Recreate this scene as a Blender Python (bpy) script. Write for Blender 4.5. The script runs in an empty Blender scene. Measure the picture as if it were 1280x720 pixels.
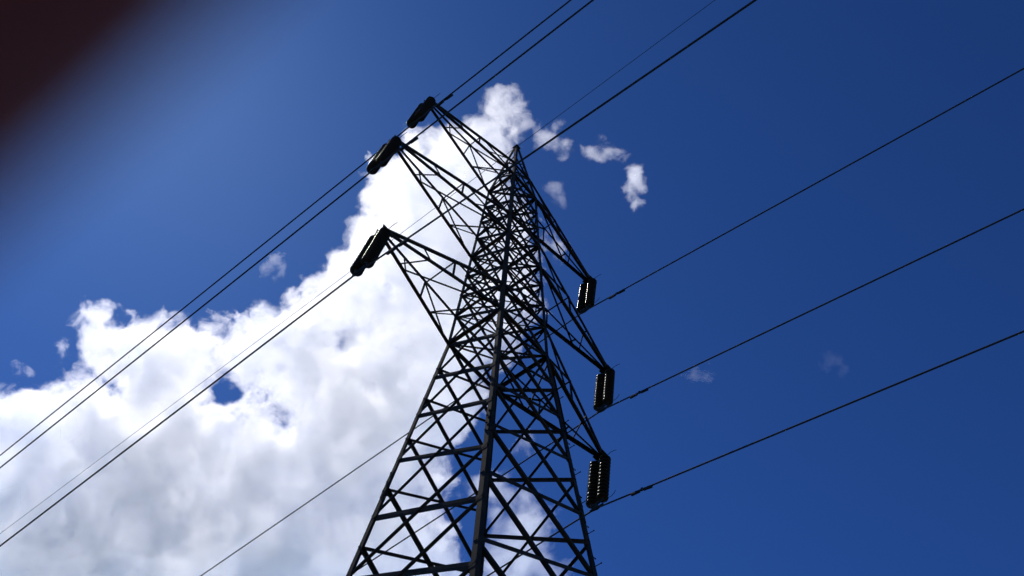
import bpy, bmesh, math, random
import numpy as np
from mathutils import Vector, Matrix
C = bpy.context.scene.collection
S = bpy.context.scene
rnd = random.Random(7)
R_ = math.radians

# ------------------------------------------------------------------ camera, sky, sun, exposure
CAM_POS = Vector((-10.517, -10.209, 1.6))
RIGHT = Vector((0.63459152, -0.77180442, 0.04014405))
UP = Vector((-0.67717851, -0.53025346, 0.51015736))
FWD = Vector((0.37245519, 0.35092622, 0.85914371))
FPX = 1358.24
cam = bpy.data.cameras.new('camera')
cam_o = bpy.data.objects.new('camera', cam); C.objects.link(cam_o)
ROT = Matrix((RIGHT, UP, -FWD)).transposed()
cam_o.matrix_world = Matrix.Translation(CAM_POS) @ ROT.to_4x4()
cam.sensor_width = 36.0
cam.lens = FPX / 1280 * 36
cam.clip_start = 0.002
cam.clip_end = 8000
cam.dof.use_dof = True                      # a phone lens: 1.6 mm pupil, focused on the tower
cam.dof.focus_distance = 24.0
cam.dof.aperture_fstop = 22.0
S.camera = cam_o

SUN_EL, SUN_AZ = R_(62.0), R_(4.0)          # azimuth clockwise from +Y
sun_dir = Vector((math.sin(SUN_AZ) * math.cos(SUN_EL), math.cos(SUN_AZ) * math.cos(SUN_EL), math.sin(SUN_EL)))
w = bpy.data.worlds.new('World'); S.world = w; w.use_nodes = True
nt = w.node_tree; nt.nodes.clear()
sky = nt.nodes.new('ShaderNodeTexSky'); sky.sky_type = 'NISHITA'; sky.sun_disc = False
sky.sun_elevation = SUN_EL; sky.sun_rotation = SUN_AZ
sky.altitude = 2500; sky.air_density = 0.5; sky.dust_density = 0.42; sky.ozone_density = 6.0
gm = nt.nodes.new('ShaderNodeGamma'); gm.inputs['Gamma'].default_value = 1.8      # a phone's contrasty rendering of the blue
bg = nt.nodes.new('ShaderNodeBackground'); bg.inputs['Strength'].default_value = 0.1
ou = nt.nodes.new('ShaderNodeOutputWorld')
nt.links.new(sky.outputs[0], gm.inputs[0]); tint = nt.nodes.new('ShaderNodeVectorMath'); tint.operation = 'MULTIPLY'; tint.inputs[1].default_value = (.90, 1.10, .98)
nt.links.new(gm.outputs[0], tint.inputs[0]); nt.links.new(tint.outputs[0], bg.inputs[0]); nt.links.new(bg.outputs[0], ou.inputs[0])
sl = bpy.data.lights.new('sun', 'SUN'); sl.energy = 2.8; sl.angle = R_(0.53); sl.color = (1.0, 0.94, 0.85)
so = bpy.data.objects.new('sun', sl); C.objects.link(so)
so.rotation_euler = (-sun_dir).to_track_quat('-Z', 'Y').to_euler()
so.location = (0, 0, 60)
S.view_settings.view_transform = 'Standard'; S.view_settings.look = 'None'
S.view_settings.exposure = 0.0; S.view_settings.gamma = 1.0; S.view_settings.use_curve_mapping = False
S.cycles.max_bounces = 12; S.cycles.volume_bounces = 3; S.cycles.diffuse_bounces = 3
S.cycles.volume_step_rate = 2.0; S.cycles.volume_max_steps = 512
S.cycles.use_denoising = True; S.cycles.use_adaptive_sampling = True; S.cycles.adaptive_threshold = .04; S.cycles.adaptive_min_samples = 16

# ------------------------------------------------------------------ helpers
def tag(o, label=None, cat=None, group=None, kind=None):
    if label: o['label'] = label
    if cat: o['category'] = cat
    if group: o['group'] = group
    if kind: o['kind'] = kind
    return o
def empty(name, loc, parent=None):
    o = bpy.data.objects.new(name, None); C.objects.link(o); o.location = loc; o.empty_display_size = .2
    if parent: o.parent = parent
    return o
def build(name, bm, mat, parent=None, smooth=False, org=None):
    me = bpy.data.meshes.new(name)
    bmesh.ops.recalc_face_normals(bm, faces=bm.faces)
    bm.to_mesh(me); bm.free()
    if mat: me.materials.append(mat)
    if smooth:
        for p in me.polygons: p.use_smooth = True
    o = bpy.data.objects.new(name, me); C.objects.link(o)
    if parent:
        o.parent = parent
        if org is not None: o.matrix_parent_inverse = Matrix.Translation(-org)
    return o
def frame(a, b, hint):
    d = (b - a).normalized()
    v = hint - d * hint.dot(d)
    if v.length < 1e-4:
        v = d.orthogonal()
    v.normalize()
    return d, v.cross(d).normalized(), v
def prism(bm, a, b, sect, hint):
    """sweep a closed 2-D section (u, v) from a to b; v runs along hint"""
    d, u, v = frame(a, b, hint)
    r0 = [bm.verts.new(a + u * p + v * q) for p, q in sect]
    r1 = [bm.verts.new(b + u * p + v * q) for p, q in sect]
    n = len(sect)
    for i in range(n):
        bm.faces.new((r0[i], r0[(i + 1) % n], r1[(i + 1) % n], r1[i]))
    bm.faces.new(r0[::-1]); bm.faces.new(r1)
def angle_sect(w, t, flip=1):               # rolled steel angle, heel at the origin
    return [(0, 0), (flip * w, 0), (flip * w, -t), (flip * t, -t), (flip * t, -w), (0, -w)]
def angle_bar(bm, a, b, w, t, hint, flip=1):
    prism(bm, a, b, [(x - flip * w * .5, y) for x, y in angle_sect(w, t, flip)], hint)
def box(bm, c, dx, dy, dz, rx, ry, rz):
    vs = [bm.verts.new(c + rx * (dx * sx / 2) + ry * (dy * sy / 2) + rz * (dz * sz / 2)) for sx in (-1, 1) for sy in (-1, 1) for sz in (-1, 1)]
    for f in ((0, 1, 3, 2), (4, 6, 7, 5), (0, 4, 5, 1), (2, 3, 7, 6), (0, 2, 6, 4), (1, 5, 7, 3)):
        bm.faces.new([vs[i] for i in f])
def tube(bm, pts, r, n=8):
    pts = [Vector(p) for p in pts]; rings = []
    d0 = (pts[1] - pts[0]).normalized(); u = d0.orthogonal().normalized()
    for i, p in enumerate(pts):
        d = (pts[min(i + 1, len(pts) - 1)] - pts[max(i - 1, 0)]).normalized()
        u = (u - d * u.dot(d)).normalized(); v = d.cross(u)
        rr = r[i] if isinstance(r, (list, tuple)) else r
        rings.append([bm.verts.new(p + (u * math.cos(k * 2 * math.pi / n) + v * math.sin(k * 2 * math.pi / n)) * rr) for k in range(n)])
    for a, b in zip(rings, rings[1:]):
        for k in range(n): bm.faces.new((a[k], a[(k + 1) % n], b[(k + 1) % n], b[k]))
    bm.faces.new(rings[0][::-1]); bm.faces.new(rings[-1])
def lathe(bm, prof, n=20, M=Matrix()):
    rings = []
    for r, z in prof:
        rings.append([bm.verts.new(M @ Vector((max(r, .001) * math.cos(k * 2 * math.pi / n), max(r, .001) * math.sin(k * 2 * math.pi / n), z))) for k in range(n)])
    for a, b in zip(rings, rings[1:]):
        for k in range(n): bm.faces.new((a[k], a[(k + 1) % n], b[(k + 1) % n], b[k]))
    bm.faces.new(rings[0][::-1]); bm.faces.new(rings[-1])

# ------------------------------------------------------------------ materials
def mat(name, col, rough=.6, metal=0.0, var=0.0, scale=3.0, col2=None, bump=0.0, spec=.5):
    m = bpy.data.materials.new(name); m.use_nodes = True
    n = m.node_tree; b = n.nodes['Principled BSDF']
    b.inputs['Base Color'].default_value = (*col, 1); b.inputs['Roughness'].default_value = rough; b.inputs['Metallic'].default_value = metal; b.inputs['Specular IOR Level'].default_value = spec
    if col2 or bump:
        tc = n.nodes.new('ShaderNodeTexCoord'); no = n.nodes.new('ShaderNodeTexNoise')
        no.inputs['Scale'].default_value = scale; no.inputs['Detail'].default_value = 6; no.inputs['Roughness'].default_value = .65
        n.links.new(tc.outputs['Object'], no.inputs['Vector'])
        if col2:
            rp = n.nodes.new('ShaderNodeValToRGB')
            rp.color_ramp.elements[0].position = .38; rp.color_ramp.elements[0].color = (*col, 1)
            rp.color_ramp.elements[1].position = .66; rp.color_ramp.elements[1].color = (*col2, 1)
            n.links.new(no.outputs[0], rp.inputs[0]); n.links.new(rp.outputs[0], b.inputs['Base Color'])
        if bump:
            bp = n.nodes.new('ShaderNodeBump'); bp.inputs['Strength'].default_value = bump; bp.inputs['Distance'].default_value = .02
            n.links.new(no.outputs[0], bp.inputs['Height']); n.links.new(bp.outputs[0], b.inputs['Normal'])
    return m
M_STEEL = mat('weathered steel', (.014, .011, .010), .85, .0, col2=(.046, .026, .016), scale=2.2, bump=.15, spec=.08)
M_STEEL2 = mat('dark steel fittings', (.014, .014, .015), .8, .0, col2=(.028, .024, .022), scale=9, spec=.1)
M_PORC = mat('brown glazed porcelain', (.016, .011, .009), .26, spec=.16)
M_CAP = mat('galvanised cap', (.03, .03, .03), .7, .0, spec=.1)
M_WIRE = mat('oxidised aluminium strand', (.03, .03, .032), .85, .0, spec=.1)
M_CONC = mat('concrete', (.28, .27, .25), .9, col2=(.36, .35, .33), scale=6, bump=.4)
M_GRASS = mat('meadow ground', (.035, .055, .018), .95, col2=(.10, .085, .045), scale=.35, bump=.6)

# ------------------------------------------------------------------ ground
bm = bmesh.new()
NG = 60
xs = [(i / NG * 2 - 1) for i in range(NG + 1)]
gv = {}
for i, a in enumerate(xs):
    for j, b in enumerate(xs):
        x = math.copysign(abs(a) ** 3, a) * 6000; y = math.copysign(abs(b) ** 3, b) * 6000
        r = math.hypot(x, y)
        z = 0 if r < 30 else (math.sin(x * .011) * math.cos(y * .013)) * min(1, (r - 30) / 200) * 2.0
        gv[i, j] = bm.verts.new((x, y, z))
for i in range(NG):
    for j in range(NG):
        bm.faces.new((gv[i, j], gv[i + 1, j], gv[i + 1, j + 1], gv[i, j + 1]))
tag(build('ground', bm, M_GRASS, smooth=True), 'rough grassy ground under the pylon', 'ground', kind='structure')

# ------------------------------------------------------------------ the lattice tower
Z1, Z2, Z3, HP = 31.772, 27.551, 23.233, 35.469
A1, A2, A3 = 3.873, 4.551, 4.081
WB, W3, W1, ASP = 3.225, .867, .533, 1.031
SG = {'L': (-1, 1), 'F': (-1, -1), 'R': (1, -1), 'B': (1, 1)}
def W(z):
    if z < Z3: return WB + (W3 - WB) * z / Z3
    if z < Z1: return W3 + (W1 - W3) * (z - Z3) / (Z1 - Z3)
    return W1 + (.07 - W1) * (z - Z1) / (HP - .1 - Z1)
def cor(k, z):
    w_ = W(z); s = SG[k]
    return Vector((s[0] * w_ * ASP, s[1] * w_ / ASP, z))
FACES = {('L', 'F'): Vector((-1, 0, 0)), ('B', 'R'): Vector((1, 0, 0)), ('L', 'B'): Vector((0, 1, 0)), ('F', 'R'): Vector((0, -1, 0))}
tower = empty('lattice_tower', (0, 0, 0))
tag(tower, 'tall dark steel lattice power pylon seen from below with six cross arms', 'pylon')
legs = {}
for k, s in SG.items():
    bm = bmesh.new()
    def legpiece(z0, z1, wd, th):
        a, b = cor(k, z0), cor(k, z1)
        d = (b - a).normalized()
        ux = Vector((-s[0], 0, 0)); ux = (ux - d * ux.dot(d)).normalized()
        uy = Vector((0, -s[1], 0)); uy = (uy - d * uy.dot(d)).normalized()
        sec = [(0, 0), (wd, 0), (wd, th), (th, th), (th, wd), (0, wd)]
        r0 = [bm.verts.new(a + ux * p + uy * q) for p, q in sec]; r1 = [bm.verts.new(b + ux * p + uy * q) for p, q in sec]
        for i in range(6): bm.faces.new((r0[i], r0[(i + 1) % 6], r1[(i + 1) % 6], r1[i]))
        bm.faces.new(r0[::-1]); bm.faces.new(r1)
    legpiece(-.1, 10.4, .125, .018); legpiece(10.4, 18.0, .112, .016); legpiece(18.0, Z3, .095, .013)
    legpiece(Z3, Z2 + 1.3, .082, .011); legpiece(Z2 + 1.3, Z1, .075, .010); legpiece(Z1, HP - .1, .075, .010)
    # splice plates with bolts where two lengths of leg meet
    for zz in (10.4, 18.0):
        a = cor(k, zz); d = (cor(k, zz + 1) - cor(k, zz - 1)).normalized()
        for nrm, tdir in ((Vector((s[0], 0, 0)), Vector((0, -s[1], 0))), (Vector((0, s[1], 0)), Vector((-s[0], 0, 0)))):
            n_ = (nrm - d * nrm.dot(d)).normalized(); t_ = d.cross(n_); t_ = t_ if t_.dot(tdir) > 0 else -t_
            box(bm, a + t_ * .055 + n_ * .009, .09, .014, .8, t_, n_, d)
            for q in range(6):
                box(bm, a + t_ * (.035 if q % 2 else .08) + n_ * .022 + d * (-.35 + .14 * q), .03, .02, .03, t_, n_, d)
    legs[k] = build('leg', bm, M_STEEL, tower)
# step bolts up the far right leg
for i in range(46):
    z = 3.0 + i * .42
    a = cor('R', z); bm = bmesh.new()
    out = Vector((1, 0, 0)) if i % 2 else Vector((0, -1, 0))
    side = Vector((0, 1, 0)) if i % 2 else Vector((-1, 0, 0))
    p0 = a + side * .06
    tube(bm, [p0, p0 + out * .16], .009, 6); tube(bm, [p0 + out * .16, p0 + out * .175], .016, 6)
    build('step_bolt', bm, M_STEEL, legs['R'])

LEV_A = [0.15, 2.9, 5.6, 7.9, 10.0, 11.9, 13.65, 15.441, 17.085, 18.835, 20.37, 21.85, Z3]
LEV_B = [0.15, 3.9, 6.6, 8.9, 10.8, 12.55, 14.274, 16.234, 17.884, 19.5, 20.95, 22.15, Z3]
UP_L = [Z3, Z3 + 1.25, Z3 + 2.3, Z3 + 3.3, Z2, Z2 + 1.15, Z2 + 2.2, Z2 + 3.2, Z1, Z1 + 1.2, Z1 + 2.4]
def depth(p): return (p - CAM_POS).dot(FWD)
braces = []                                  # (screen size, name, bmesh)
def add_brace(a, b, wd, th, nrm, name, flip=1, off=0.0):
    d = (b - a).normalized()
    n_ = (nrm - d * nrm.dot(d)).normalized()
    pa, pb = a + n_ * off, b + n_ * off
    bm = bmesh.new(); angle_bar(bm, pa, pb, wd, th, n_, flip)
    m = (a + b) / 2
    dz = depth(m)
    q = (m - CAM_POS) / max(dz, .1)
    inside = dz > 1 and abs(q.dot(UP)) < .36 and abs(q.dot(RIGHT)) < .5
    braces.append(((b - a).length * wd / dz ** 2 if inside else 0, name, bm))
for (k1, k2), nrm in FACES.items():
    lev = LEV_A if nrm.x else LEV_B
    seq = lev + UP_L[1:]
    for i, (z0, z1) in enumerate(zip(seq, seq[1:])):
        if z1 <= Z3 + .01:
            wd = .082 if z1 < 12 else (.076 if z1 < 18 else .064)
        else:
            wd = .052 if z1 < Z1 + .1 else .042
        th = max(.006, wd * .11)
        # one diagonal lies outside the leg flange, the other inside it
        add_brace(cor(k1, z0), cor(k2, z1), wd * .66, th, nrm, 'diagonal_brace', 1, .004)
        add_brace(cor(k2, z0), cor(k1, z1), wd, th, nrm, 'diagonal_brace', -1, -.028)
    # gusset plates on both corners of every node
    for z in seq:
        for ka, kb in ((k1, k2), (k2, k1)):
            a = cor(ka, z); t_ = (cor(kb, z) - a).normalized(); d = (cor(ka, z + .5) - cor(ka, z - .5)).normalized()
            n_ = t_.cross(d).normalized()
            g = .17 if z < Z3 - .1 else .11
            if z > Z1 + 2: continue
            bm = bmesh.new(); box(bm, a + t_ * g * .45, g * .8, .009, g, t_, n_, d); build('gusset_plate', bm, M_STEEL, legs[ka])
    # horizontal rings at the arm levels
    for z, wd in ((Z3, .08), (Z3 + 1.25, .055), (Z2, .075), (Z2 + 1.25, .055), (Z1, .075), (Z1 + 1.2, .05)):
        add_brace(cor(k1, z), cor(k2, z), wd, wd * .11, nrm, 'horizontal_brace', 1, .012)
for z in UP_L[1:-2]:                          # light ties and plan bracing at every panel point of the upper body
    if abs(z - Z2) < .01 or abs(z - Z1) < .01: continue
    for (k1, k2), nrm in FACES.items():
        add_brace(cor(k1, z), cor(k2, z), .034, .005, nrm, 'panel_tie', 1, .014)
    add_brace(cor('L', z), cor('R', z), .034, .005, Vector((0, 0, 1)), 'plan_brace')
for z in (Z3, Z2, Z1):                        # plan bracing inside the body at the arm levels
    add_brace(cor('L', z), cor('R', z), .055, .006, Vector((0, 0, 1)), 'plan_brace')
    add_brace(cor('F', z), cor('B', z), .055, .006, Vector((0, 0, 1)), 'plan_brace', -1, -.02)
braces.sort(key=lambda t: -t[0])
rest = bmesh.new()
for i, (sz, name, bm) in enumerate(braces):
    if i < 240 and sz > 0:
        build(name, bm, M_STEEL, tower)
    else:
        me = bpy.data.meshes.new('tmp'); bm.to_mesh(me); bm.free(); rest.from_mesh(me); bpy.data.meshes.remove(me)
tag(build('lattice_bracing', rest, M_STEEL, tower), kind='stuff')
# peak cap
bm = bmesh.new()
box(bm, Vector((0, 0, HP - .06)), .2, .2, .02, Vector((1, 0, 0)), Vector((0, 1, 0)), Vector((0, 0, 1)))
box(bm, Vector((0, 0, HP + .03)), .03, .12, .2, Vector((1, 0, 0)), Vector((0, 1, 0)), Vector((0, 0, 1)))
build('peak_plate', bm, M_STEEL, tower)
for k in SG:                                  # concrete footings
    bm = bmesh.new(); c = cor(k, 0)
    lathe(bm, [(.55, -.3), (.55, .12), (.35, .25), (.32, .5), (.26, .52)], 20, Matrix.Translation((c.x, c.y, 0)))
    build('footing', bm, M_CONC, tower)

# cross arms -------------------------------------------------------
TIPS = {}
for z, a_ in ((Z1, A1), (Z2, A2), (Z3, A3)):
    for sx in (-1, 1):
        tip = Vector((sx * a_, 0, z)); TIPS[(z, sx)] = tip
        near, far = ('F', 'L') if sx < 0 else ('R', 'B')
        bm = bmesh.new()
        zu = z + 1.25 if z < Z1 else z + 1.35
        cw = .086
        ch = {}
        dn = Vector((0, 0, -1))
        for k in (near, far):
            yo = .09 * SG[k][1]
            tl = tip + Vector((0, yo, 0)); tu = tip + Vector((0, yo * .8, .10))
            ch[k, 0] = (cor(k, z), tl); ch[k, 1] = (cor(k, zu), tu)
            angle_bar(bm, cor(k, z), tl, cw, .010, Vector((0, SG[k][1], 0)), 1)
            angle_bar(bm, cor(k, zu), tu, cw * (.75 if k == near else .55), .009, Vector((0, SG[k][1], 0)), -1)
        # tip plates
        for yo in (-.10, .10):
            box(bm, tip + Vector((-sx * .06, yo, .02)), .32, .014, .20, Vector((1, 0, 0)), Vector((0, 1, 0)), Vector((0, 0, 1)))
        box(bm, tip + Vector((-sx * .02, 0, -.03)),   .20, .34, .016, Vector((1, 0, 0)), Vector((0, 1, 0)), Vector((0, 0, 1)))
        arm = build('cross_arm', bm, M_STEEL, tower)
        def P(k, l, t): a, b = ch[k, l]; return a.lerp(b, t)
        def strut(a, b, wd=.042):
            bm = bmesh.new(); angle_bar(bm, a, b, wd, .006, Vector((0.2, .1, 1)), 1); build('arm_strut', bm, M_STEEL, arm)
        for k in (near, far):
            strut(P(k, 0, .42), P(k, 1, .42)); strut(P(k, 1, .42), P(k, 0, .02)); strut(P(k, 1, .70), P(k, 0, .62), .036)
            strut(P(k, 0, .30), P(k, 1, .03), .036)
        strut(P(far, 0, .70), P(near, 0, .03)); strut(P(far, 0, .30), P(near, 0, .02)); strut(P(far, 0, .74), P(near, 0, .62), .036)
        strut(P(near, 1, .42), P(far, 1, .42), .034)

# ------------------------------------------------------------------ insulators, conductors, dampers
SW = R_(7.1)
HANG = Vector((-math.sin(SW), 0, -math.cos(SW)))
SL = 2.189
YS = .16                                      # half spacing of the twin strings along the line
XL = Vector((math.cos(SW), 0, -math.sin(SW)))
names = {Z1: 'top', Z2: 'middle', Z3: 'bottom'}
def disc_profile(z):                          # cap-and-pin disc, shed 254 mm wide, top at z
    return [(.018, z), (.045, z - .004), (.052, z - .045), (.060, z - .055), (.122, z - .070), (.146, z - .090), (.143, z - .102), (.105, z - .096), (.095, z - .110), (.072, z - .100), (.055, z - .114), (.02, z - .118), (.016, z - .148)]
disc_me = None
def make_set():
    global disc_me
    root = empty('insulator_set', (0, 0, 0))
    bm = bmesh.new()
    box(bm, Vector((0, 0, -.10)), .09, .09, .05, Vector((1, 0, 0)), Vector((0, 1, 0)), Vector((0, 0, 1)))
    tube(bm, [(0, 0, .0), (0, 0, -.16)], .022, 8)
    vs = [(-.16, -.13), (.16, -.13), (.19, -.16), (.17, -.21), (-.17, -.21), (-.19, -.16), ]
    for yv in (0,):
        a = [bm.verts.new((-.008, y, z)) for y, z in vs]; b = [bm.verts.new((.008, y, z)) for y, z in vs]
        bm.faces.new(a); bm.faces.new(b[::-1])
        for i in range(6): bm.faces.new((a[i], b[i], b[(i + 1) % 6], a[(i + 1) % 6]))
    build('top_yoke', bm, M_STEEL2, root)
    ND = 12
    top = -.21
    for sy in (-1, 1):
        bm = bmesh.new()
        tube(bm, [(0, sy * YS, -.17), (0, sy * YS, top - ND * .146 - .10)], .016, 8)
        st = build('insulator_string', bm, M_STEEL2, root)
        for i in range(ND):
            if disc_me is None:
                bm = bmesh.new(); lathe(bm, disc_profile(0), 24)
                d = build('disc', bm, M_PORC, st, smooth=True); disc_me = d.data
                d.data.materials.append(M_CAP)
                for p in d.data.polygons:
                    if p.center.z > -.05 and len(p.vertices) == 4: p.material_index = 1
            else:
                d = bpy.data.objects.new('disc', disc_me); C.objects.link(d); d.parent = st
            d.location = (0, sy * YS, top - i * .146)
    bot = top - ND * .146
    bm = bmesh.new()
    vs = [(-.19, bot), (.19, bot), (.19, bot - .05), (.06, bot - .12), (-.06, bot - .12), (-.19, bot - .05)]
    a = [bm.verts.new((-.008, y, z)) for y, z in vs]; b = [bm.verts.new((.008, y, z)) for y, z in vs]
    bm.faces.new(a); bm.faces.new(b[::-1])
    for i in range(6): bm.faces.new((a[i], b[i], b[(i + 1) % 6], a[(i + 1) % 6]))
    build('bottom_yoke', bm, M_STEEL2, root)
    bm = bmesh.new()                          # suspension clamp, boat shaped
    tube(bm, [(0, -.20, -SL + .03), (0, -.12, -SL - .005), (0, 0, -SL - .015), (0, .12, -SL - .005), (0, .20, -SL + .03)], [.018, .034, .045, .034, .018], 10)
    box(bm, Vector((0, 0, -SL + .06)), .03, .06, .16, Vector((1, 0, 0)), Vector((0, 1, 0)), Vector((0, 0, 1)))
    build('suspension_clamp', bm, M_STEEL2, root)
    for sy in (-1,):                          # arcing horns
        bm = bmesh.new()
        tube(bm, [(0, sy * .22, -.15), (.0, sy * .32, -.11), (.0, sy * .42, -.12), (0, sy * .50, -.16)], .007, 6)
        build('arcing_horn', bm, M_STEEL2, root)
        bm = bmesh.new()
        tube(bm, [(0, sy * .30, bot - .06), (.0, sy * .42, bot - .10), (.0, sy * .52, bot - .02), (0, sy * .54, bot + .06)], .007, 6)
        build('arcing_horn', bm, M_STEEL2, root)
    return root
def copy_tree(o, parent=None):
    c = o.copy(); C.objects.link(c); c.parent = parent
    for ch_ in list(o.children): copy_tree(ch_, c)
    return c
INS_LABEL = {(Z1, -1): 'twin insulator strings hanging from upper left arm, highest in the photo', (Z2, -1): 'twin insulator strings hanging from middle left arm', (Z3, -1): 'twin insulator strings hanging from lowest left arm',
             (Z1, 1): 'twin insulator strings under upper right arm against blue sky', (Z2, 1): 'twin insulator strings under middle right arm against blue sky', (Z3, 1): 'twin insulator strings under lowest right arm, largest of the right three'}
LINE_LABEL = {k: v.replace('twin insulator strings hanging from', 'dark power line clamped under').replace('twin insulator strings under', 'dark power line clamped under').split(',')[0].replace(' against blue sky', '') + ' of the pylon' for k, v in INS_LABEL.items()}
DAMP_LABEL = {k: 'small dumbbell damper on the line ' + v.split('clamped ')[1].replace('under', 'below').replace(' of the pylon', '') for k, v in LINE_LABEL.items()}
proto = None
s_far, s_near = .06, .206
def line_z(d, near, s_near=.206):                          # height change d metres out along the span
    s = s_near if near else s_far
    if near: return -s * d + .0012 * max(0.0, d - 25) ** 2
    return -s * d + s * d * d / 260.0
def damper():
    root = empty('vibration_damper', (0, 0, 0))
    bm = bmesh.new()
    box(bm, Vector((0, 0, -.012)), .035, .05, .085, Vector((1, 0, 0)), Vector((0, 1, 0)), Vector((0, 0, 1)))
    build('damper_clamp', bm, M_STEEL2, root)
    bm = bmesh.new(); tube(bm, [(0, -.26, -.055), (0, 0, -.045), (0, .26, -.055)], .009, 6)
    build('messenger_cable', bm, M_STEEL2, root)
    for sy in (-1, 1):
        bm = bmesh.new()
        tube(bm, [(0, sy * .05, -.050), (0, sy * .06, -.050), (0, sy * .29, -.058), (0, sy * .30, -.058)], [.020, .031, .034, .022], 10)
        build('damper_weight', bm, M_STEEL2, root, smooth=False)
    return root
dproto = None
for (z, sx), tip in TIPS.items():
    if proto is None: o = proto = make_set()
    else: o = copy_tree(proto)
    o.matrix_world = Matrix.Translation(tip) @ Matrix((XL, Vector((0, 1, 0)), -HANG)).transposed().to_4x4()
    tag(o, INS_LABEL[z, sx], 'insulator', 'insulator strings hanging from the cross arms')
    c = tip + HANG * (SL + .012)
    pts = []
    for i in range(-48, 49):
        d = math.copysign((abs(i) / 48) ** 2 * (190 if i < 0 else 240), i)
        near = d < 0
        pts.append(c + Vector((-(.045 if sx < 0 and z > Z3 else .034 if sx < 0 else .027) * abs(d) if near else -.004 * d, d, line_z(abs(d), near, s_near + ({Z1: 0, Z2: .010, Z3: .012}[z] if sx > 0 else 0)))))
    bm = bmesh.new(); tube(bm, pts, .0205, 8)
    tag(build('power_line', bm, M_WIRE, smooth=True), LINE_LABEL[z, sx], 'power line', 'conductors strung from the pylon arms')
    if dproto is None: d_ = dproto = damper()
    else: d_ = copy_tree(dproto)
    dd = {(Z1, -1): 1.25, (Z2, -1): 1.25, (Z3, -1): 1.2, (Z1, 1): 1.25, (Z2, 1): 1.25, (Z3, 1): 1.35}[z, sx]
    dirn = Vector((-.027, -1, -s_near)).normalized()
    upv = (Vector((0, 0, 1)) - dirn * dirn.z).normalized()
    d_.matrix_world = Matrix.Translation(c + dirn * dd) @ Matrix((dirn.cross(upv) * -1, -dirn, upv)).transposed().to_4x4()
    tag(d_, DAMP_LABEL[z, sx], 'damper', 'vibration dampers on the conductors')
pk = Vector((0, 0, HP + .03)); pts = []
for i in range(-40, 41):
    d = math.copysign((abs(i) / 40) ** 2 * (190 if i < 0 else 240), i)
    pts.append(pk + Vector((0, d, (-.0 * d if d > 0 else .0) - .01 * abs(d) + .01 * d * d / 220)))
bm = bmesh.new(); tube(bm, pts, .0085, 6)
tag(build('earth_wire', bm, M_WIRE, smooth=True), 'thin faint earth wire running over the peak of the pylon', 'earth wire')

# ------------------------------------------------------------------ clouds: real volumes about a kilometre away
PXM = 1.0 / FPX
def cloud_vapour(name, dens, gain, amp, fscale, seed):
    """the grid carries the soft shape of the cloud; fine turbulence eats into it here"""
    m = bpy.data.materials.new(name); m.use_nodes = True
    n = m.node_tree; n.nodes.clear(); L = n.links.new
    pv = n.nodes.new('ShaderNodeVolumePrincipled'); vo = n.nodes.new('ShaderNodeOutputMaterial')
    pv.inputs['Color'].default_value = (1, 1, 1, 1); pv.inputs['Anisotropy'].default_value = .65
    pv.inputs['Density Attribute'].default_value = ''
    at = n.nodes.new('ShaderNodeAttribute'); at.attribute_name = 'density'
    ge = n.nodes.new('ShaderNodeNewGeometry') if False else n.nodes.new('ShaderNodeTexCoord')
    mp = n.nodes.new('ShaderNodeMapping'); mp.inputs['Location'].default_value = (seed * 31.0, seed * 17.0, seed * 43.0)
    L(ge.outputs['Object'], mp.inputs['Vector'])
    no = n.nodes.new('ShaderNodeTexNoise'); no.inputs['Scale'].default_value = fscale; no.inputs['Detail'].default_value = 7.0
    no.inputs['Roughness'].default_value = .68; no.inputs['Lacunarity'].default_value = 2.1; no.inputs['Distortion'].default_value = .35
    L(mp.outputs[0], no.inputs['Vector'])
    def mth(op, x, y):
        q = n.nodes.new('ShaderNodeMath'); q.operation = op
        for i, v in enumerate((x, y)):
            if isinstance(v, (int, float)): q.inputs[i].default_value = v
            else: L(v, q.inputs[i])
        return q.outputs[0]
    d = mth('SUBTRACT', at.outputs['Fac'], .6)
    d = mth('ADD', d, mth('MULTIPLY', mth('SUBTRACT', no.outputs['Fac'], .5), amp))
    d = mth('MULTIPLY', mth('MINIMUM', mth('MAXIMUM', mth('MULTIPLY', d, gain), 0.0), 1.0), dens)
    d = mth('MULTIPLY', d, mth('GREATER_THAN', at.outputs['Fac'], .02))
    L(d, pv.inputs['Density']); L(pv.outputs[0], vo.inputs['Volume'])
    return m
XLIM, YLIM = (-70, 1350), (-60, 790)
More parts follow.
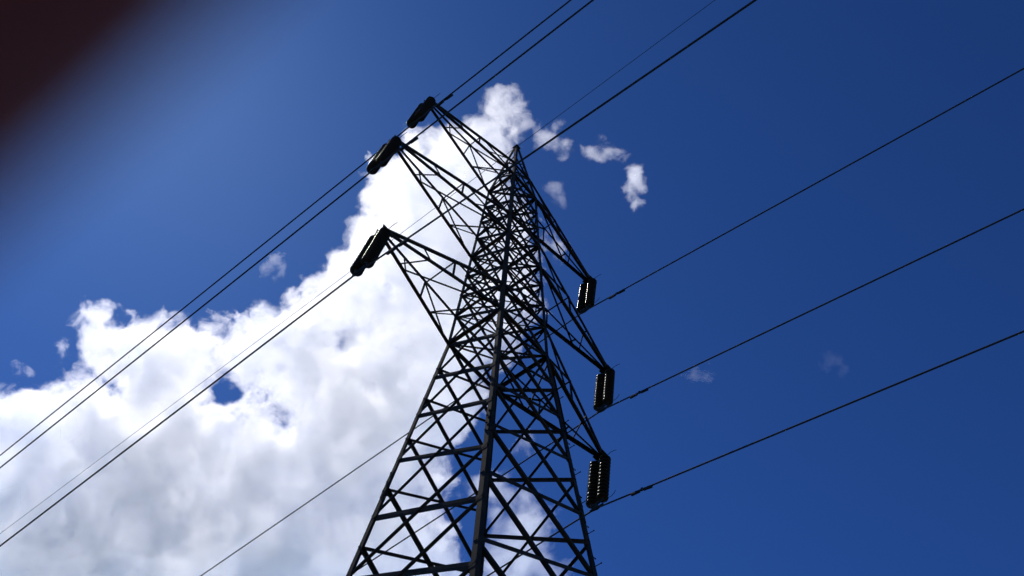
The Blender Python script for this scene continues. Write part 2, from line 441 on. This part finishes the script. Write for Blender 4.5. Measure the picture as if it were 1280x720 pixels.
def cloud(name, dist, blobs, holes, label, dens, voxel, amp=3.9, gain=4.6, fscale=.034, lump=.5, lscale=.014, thr=.32, seed=0.0, margin=1.15, zs=.8, warp=.5):
    """blobs: (x, y, r, z) turned into metres at this distance; a grid holds the sum of soft lumpy puffs"""
    k = dist * PXM
    B = [((x - 640) * k, (360 - y) * k, z * k, r * k) for x, y, r, z in blobs]
    H = [((x - 640) * k, (360 - y) * k, z * k, r * k) for x, y, r, z in holes]
    lo = [min(b[i] - b[3] * margin for b in B) for i in range(3)]; hi = [max(b[i] + b[3] * margin for b in B) for i in range(3)]
    lo[0] = max(lo[0], (XLIM[0] - 640) * k); hi[1] = min(hi[1], (360 - YLIM[0]) * k); lo[1] = max(lo[1], (360 - YLIM[1]) * k)
    cx = [(a + b) / 2 for a, b in zip(lo, hi)]
    m_cloud = cloud_vapour(name + ' vapour', dens, gain, amp, fscale, seed)
    bm = bmesh.new()
    for x, y, z, r in B:
        bmesh.ops.create_icosphere(bm, subdivisions=2, radius=r * .8, matrix=Matrix.Translation((x - cx[0], y - cx[1], z - cx[2])))
    me = bpy.data.meshes.new(name); bm.to_mesh(me); bm.free(); me.materials.append(m_cloud)
    o = bpy.data.objects.new(name, me); C.objects.link(o)
    o.matrix_world = Matrix.Translation(CAM_POS + FWD * dist) @ ROT.to_4x4() @ Matrix.Translation(cx)
    g = bpy.data.node_groups.new(name + ' puffs', 'GeometryNodeTree')
    g.interface.new_socket('Geometry', in_out='INPUT', socket_type='NodeSocketGeometry')
    g.interface.new_socket('Geometry', in_out='OUTPUT', socket_type='NodeSocketGeometry')
    N = g.nodes; Lk = g.links.new
    gi = N.new('NodeGroupInput'); go = N.new('NodeGroupOutput')
    pos = N.new('GeometryNodeInputPosition')
    def mth(op, a, b=None, c=None):
        m = N.new('ShaderNodeMath'); m.operation = op
        for i, v in enumerate((a, b, c)):
            if v is None: continue
            if isinstance(v, (int, float)): m.inputs[i].default_value = v
            else: Lk(v, m.inputs[i])
        return m.outputs[0]
    def vec(op, a, b):
        m = N.new('ShaderNodeVectorMath'); m.operation = op
        for i, v in enumerate((a, b)):
            if isinstance(v, (tuple, list)): m.inputs[i].default_value = v
            elif isinstance(v, (int, float)): m.inputs['Scale'].default_value = v
            else: Lk(v, m.inputs[i])
        return m.outputs['Value'] if op in ('LENGTH', 'DISTANCE', 'DOT_PRODUCT') else m.outputs[0]
    p0 = vec('ADD', pos.outputs[0], (seed * 91.7 + cx[0], seed * 37.1 + cx[1], seed * 53.3 + cx[2]))
    wn = N.new('ShaderNodeTexNoise'); wn.inputs['Scale'].default_value = lscale; wn.inputs['Detail'].default_value = 1
    Lk(p0, wn.inputs['Vector'])
    wv = vec('SUBTRACT', wn.outputs['Color'], (.5, .5, .5))
    wq = vec('ADD', pos.outputs[0], vec('SCALE', wv, warp / lscale))
    def metas(L, zs=zs):
        acc = None
        wp = vec('MULTIPLY', wq, (1, 1, 1 / zs))
        for x, y, z, r in L:
            v = vec('SUBTRACT', wp, (x - cx[0], y - cx[1], (z - cx[2]) / zs))
            t = N.new('ShaderNodeMapRange'); t.interpolation_type = 'LINEAR'; t.clamp = True
            Lk(vec('DOT_PRODUCT', v, v), t.inputs['Value'])
            t.inputs['From Min'].default_value = r * r; t.inputs['From Max'].default_value = 0
            acc = t.outputs[0] if acc is None else mth('MULTIPLY_ADD', t.outputs[0], t.outputs[0], acc)
            if acc is t.outputs[0]: acc = mth('MULTIPLY', acc, acc)
        return acc
    sh = mth('MINIMUM', metas(B), 1.0)
    if H: sh = mth('SUBTRACT', sh, mth('MULTIPLY', metas(H, 2.6), 1.15))
    vor = N.new('ShaderNodeTexVoronoi'); vor.feature = 'F1'; vor.inputs['Scale'].default_value = lscale * 1.8
    Lk(vec('ADD', p0, vec('SCALE', wv, .25 / lscale)), vor.inputs['Vector'])
    puff = mth('MULTIPLY', mth('SUBTRACT', .45, vor.outputs['Distance']), lump)
    den = mth('MAXIMUM', mth('ADD', mth('ADD', sh, puff), .6 - thr), 0.0)
    den = mth('MULTIPLY', den, mth('MINIMUM', mth('MULTIPLY', mth('MAXIMUM', sh, 0.0), 8.0), 1.0))
    vc = N.new('GeometryNodeVolumeCube')
    vc.inputs['Min'].default_value = [a - c for a, c in zip(lo, cx)]; vc.inputs['Max'].default_value = [a - c for a, c in zip(hi, cx)]
    for ax, i in (('X', 0), ('Y', 1), ('Z', 2)): vc.inputs['Resolution ' + ax].default_value = max(8, int((hi[i] - lo[i]) / voxel))
    Lk(den, vc.inputs['Density'])
    sm = N.new('GeometryNodeSetMaterial'); sm.inputs['Material'].default_value = m_cloud
    Lk(vc.outputs[0], sm.inputs['Geometry']); Lk(sm.outputs[0], go.inputs[0])
    md = o.modifiers.new('puffs', 'NODES'); md.node_group = g
    return tag(o, label, 'cloud', 'clouds in the sky')
MAIN = [(550, 240, 100, 0), (590, 200, 62, 0), (625, 195, 40, 10), (520, 300, 105, -20), (600, 320, 95, 20), (480, 335, 80, 30), (450, 375, 85, -20), (400, 425, 95, 10),
        (330, 435, 80, -30), (235, 450, 90, 20), (165, 450, 80, -10), (135, 425, 55, 20), (40, 530, 95, 0), (-40, 570, 120, 20), (100, 570, 130, -10), (220, 570, 140, 20),
        (350, 570, 140, -20), (480, 490, 140, 10), (565, 400, 115, -10), (630, 290, 65, 20), (640, 380, 60, 0), (545, 500, 80, 0), (465, 600, 130, 10),
        (350, 690, 165, 30), (150, 705, 185, 50), (-10, 705, 170, 40), (490, 700, 115, 20), (240, 620, 110, 60), (60, 640, 110, 50), (555, 700, 50, 0)]
HOLES = [(284, 492, 23, 0), (272, 442, 18, 0), (350, 527, 24, 0), (432, 432, 27, 0), (485, 362, 27, 0), (598, 556, 38, 0), (345, 345, 40, 0), (328, 402, 20, 0), (142, 407, 18, 0), (262, 372, 18, 0)]
cloud('cumulus_cloud', 1000, MAIN, HOLES, 'huge white cumulus cloud filling the sky behind and left of the pylon', .028, 4.0)
cloud('cumulus_cloud', 985, [(628, 140, 36, 0), (638, 165, 30, 0), (645, 125, 24, 0), (620, 118, 20, 0), (660, 150, 16, 0)], [], 'torn white plume rising above the pylon peak from the big cumulus', .03, 2.0, amp=5.2, gain=1.5, fscale=.06, lscale=.04, thr=.42, seed=12)
cloud('cumulus_cloud', 1040, [(650, 655, 60, 0), (615, 610, 42, 0), (640, 720, 75, 0), (695, 715, 40, 0), (655, 560, 30, 0)], [], 'ragged white cloud patch seen through the lower right legs of the pylon', .026, 3.0, amp=3.6, gain=1.6, fscale=.03, lscale=.022, thr=.42, seed=2)
wr = random.Random(5)
def torn(x, y, wx, wy, n, tilt=0.0):          # a loose chain of small puffs, drawn out along one direction
    L = []
    for i in range(n):
        t = (i + .5) / n * 2 - 1
        px, py = t * wx, wr.uniform(-1, 1) * wy
        c_, s_ = math.cos(tilt), math.sin(tilt)
        L.append((x + px * c_ - py * s_, y + px * s_ + py * c_, wr.uniform(9, 17), wr.uniform(-6, 6)))
    return L
for i, (bl, lab) in enumerate((
        (torn(693, 176, 24, 16, 9, .9), 'small torn cloud wisp just right of the pylon peak'),
        (torn(755, 190, 21, 9, 8, .5), 'small cloud wisp between the peak wisp and the rightmost wisp'),
        (torn(796, 232, 20, 9, 8, 1.15), 'brightest small cloud wisp, rightmost of the row by the pylon peak'),
        (torn(694, 245, 14, 7, 5, .6), 'tiny faint cloud wisp beside the upper right arm'),
        (torn(340, 334, 13, 5, 4, -.4), 'tiny cloud puff floating above the big cumulus, under two power lines'),
        (torn(872, 467, 16, 6, 5, -.2), 'faint cloud speck over the middle right power line'),
        (torn(1045, 456, 18, 8, 5, .2), 'faintest cloud speck alone in the blue far right of the pylon'),
        (torn(694, 306, 20, 7, 6, 1.2), 'pale cloud scrap seen through the upper right arm by the tower body'))):
    cloud('cloud_wisp', 960 + 15 * i, bl, [], lab, (.034, .040, .062, .015, .013, .006, .0035, .018)[i], 1.4, amp=5.0, gain=1.1, fscale=.075, lscale=.05, thr=.30, seed=3 + i, warp=.8, lump=.3)
# ------------------------------------------------------------------ the photographer's hand: its index fingertip strays over the corner of the lens
M_SKIN = mat('skin', (.24, .038, .018), .7, spec=.06)
M_SKIN.node_tree.nodes['Principled BSDF'].inputs['Subsurface Weight'].default_value = .15
M_SKIN.node_tree.nodes['Principled BSDF'].inputs['Subsurface Radius'].default_value = (.004, .001, .0006)
M_SKIN.node_tree.nodes['Principled BSDF'].inputs['Subsurface Scale'].default_value = 1.0
M_NAIL = mat('finger nail', (.20, .11, .09), .3)
M_CUFF = mat('dark cotton cuff', (.03, .03, .035), .9, col2=(.045, .045, .05), scale=200)
CAM_M = Matrix.Translation(CAM_POS) @ ROT.to_4x4()
ll = Vector((.770, .637, 0)); nn = Vector((-.637, .770, 0))
mm = .001
def q(t, off, z): return (ll * t + nn * off + Vector((0, 0, z))) * mm
V = []; Ed = []; Rr = []
def chain(start, pts):
    prev = start
    for p, r in pts:
        V.append(p); Rr.append(r * mm); i = len(V) - 1
        if prev is not None: Ed.append((prev, i))
        prev = i
    return prev
xyz = lambda x, y, z: Vector((x, y, z)) * mm
wrist = chain(None, [(xyz(-104, -104, 62), 25)])
palm = chain(wrist, [(xyz(-88, -82, 52), 27), (xyz(-76, -64, 44), 24)])
chain(palm, [(xyz(-62, -37, 32), 12), (xyz(-52, -22, 8), 9.5), (q(-38, 11.5, -8), 9.2), (q(-24, 11.4, -9.5), 8.4), (q(-12, 11.3, -9.5), 8.3), (q(2, 11.2, -9), 8.0), (q(9, 11.2, -8.6), 6.4)])
chain(palm, [(xyz(-68, -54, 38), 12), (xyz(-66, -44, 6), 9.6), (xyz(-58, -42, -12), 9.0), (xyz(-42, -40, -10), 8.2), (xyz(-34, -39, -9), 6.4)])
chain(palm, [(xyz(-70, -72, 40), 11.5), (xyz(-68, -64, 6), 9.2), (xyz(-58, -61, -11), 8.6), (xyz(-43, -59, -9), 7.8), (xyz(-37, -58, -9), 6.0)])
chain(palm, [(xyz(-74, -88, 44), 10.5), (xyz(-72, -82, 10), 8.2), (xyz(-63, -79, -8), 7.6), (xyz(-51, -77, -8), 6.8), (xyz(-46, -76, -8), 5.4)])
chain(palm - 1, [(xyz(-72, -58, 66), 14), (xyz(-58, -30, 66), 11), (xyz(-42, -12, 52), 9.6), (xyz(-32, -4, 42), 7.4)])
chain(wrist, [(xyz(-124, -136, 76), 24), (xyz(-160, -190, 98), 33), (xyz(-210, -265, 130), 42)])
me = bpy.data.meshes.new('hand'); me.from_pydata(V, Ed, []); me.materials.append(M_SKIN)
hand = bpy.data.objects.new('hand', me); C.objects.link(hand); hand.matrix_world = CAM_M
sk = hand.modifiers.new('skin', 'SKIN'); sk.use_smooth_shade = True; sk.branch_smoothing = .6
for i, r in enumerate(Rr): me.skin_vertices[0].data[i].radius = (r, r)
me.skin_vertices[0].data[wrist].use_root = True
sb = hand.modifiers.new('smooth', 'SUBSURF'); sb.levels = 2; sb.render_levels = 2
tag(hand, 'dark out-of-focus fingertip held over the top left corner of the lens', 'hand')
bm = bmesh.new()                              # nail on the far side of the fingertip
tipc = q(6, 11.2, -9); up_ = Vector((0, 0, -1))
rows = []
for i in range(7):
    t = -5 + i * 2.0; row = []
    for j in range(7):
        a = (j / 6 - .5) * 1.5
        rr = 8.15 - max(0, (t + 1)) * .22
        row.append(bm.verts.new((ll * (4 + t) + nn * (11.4 + math.sin(a) * rr) + Vector((0, 0, -9 - math.cos(a) * rr))) * mm))
    rows.append(row)
for r0, r1 in zip(rows, rows[1:]):
    for j in range(6): bm.faces.new((r0[j], r0[j + 1], r1[j + 1], r1[j]))
bmesh.ops.solidify(bm, geom=bm.faces[:], thickness=.0005)
build('finger_nail', bm, M_NAIL, hand, smooth=True)
bm = bmesh.new()
tube(bm, [xyz(-146, -169, 90), xyz(-160, -190, 98), xyz(-214, -270, 132)], [.034, .040, .050], 20)
build('cuff', bm, M_CUFF, hand, smooth=True)

bm = bmesh.new()                              # unseen phone added behind the lens to shade the fingertip, back facing the scene
x0, x1, y0, y1, r_ = -56, 92, -44, 30, 9
out = []
for cx_, cy_, a0 in ((x1 - r_, y1 - r_, 0), (x0 + r_, y1 - r_, 90), (x0 + r_, y0 + r_, 180), (x1 - r_, y0 + r_, 270)):
    for i in range(7):
        a = R_(a0 + i * 15); out.append((cx_ + r_ * math.cos(a), cy_ + r_ * math.sin(a)))
lay = []
for z_, k_ in ((.9, -1.2), (1.6, -.3), (2.6, 0), (7.4, 0), (8.4, -.4), (8.9, -1.4)):
    mx, my = (x0 + x1) / 2, (y0 + y1) / 2
    lay.append([bm.verts.new(xyz(x + math.copysign(-k_, mx - x) * -1 * 0 + (x - mx) / (x1 - mx) * k_, y + (y - my) / (y1 - my) * k_, z_)) for x, y in out])
for a_, b_ in zip(lay, lay[1:]):
    for i in range(len(out)): bm.faces.new((a_[i], a_[(i + 1) % len(out)], b_[(i + 1) % len(out)], b_[i]))
bm.faces.new(lay[0][::-1]); bm.faces.new(lay[-1])
M_SHADE_PHONE = mat('added phone shell', (.012, .012, .013), .4)
ph = build('shade_phone', bm, M_SHADE_PHONE); ph.matrix_world = CAM_M
tag(ph, 'unseen black phone added behind the lens to shade the fingertip', 'phone')
bm = bmesh.new()
box(bm, xyz(18, -7, 8.95), .132, .064, .0006, Vector((1, 0, 0)), Vector((0, 1, 0)), Vector((0, 0, 1)))
build('screen', bm, mat('added phone screen', (.01, .01, .012), .08), ph)  # screen of the added phone, likewise out of view
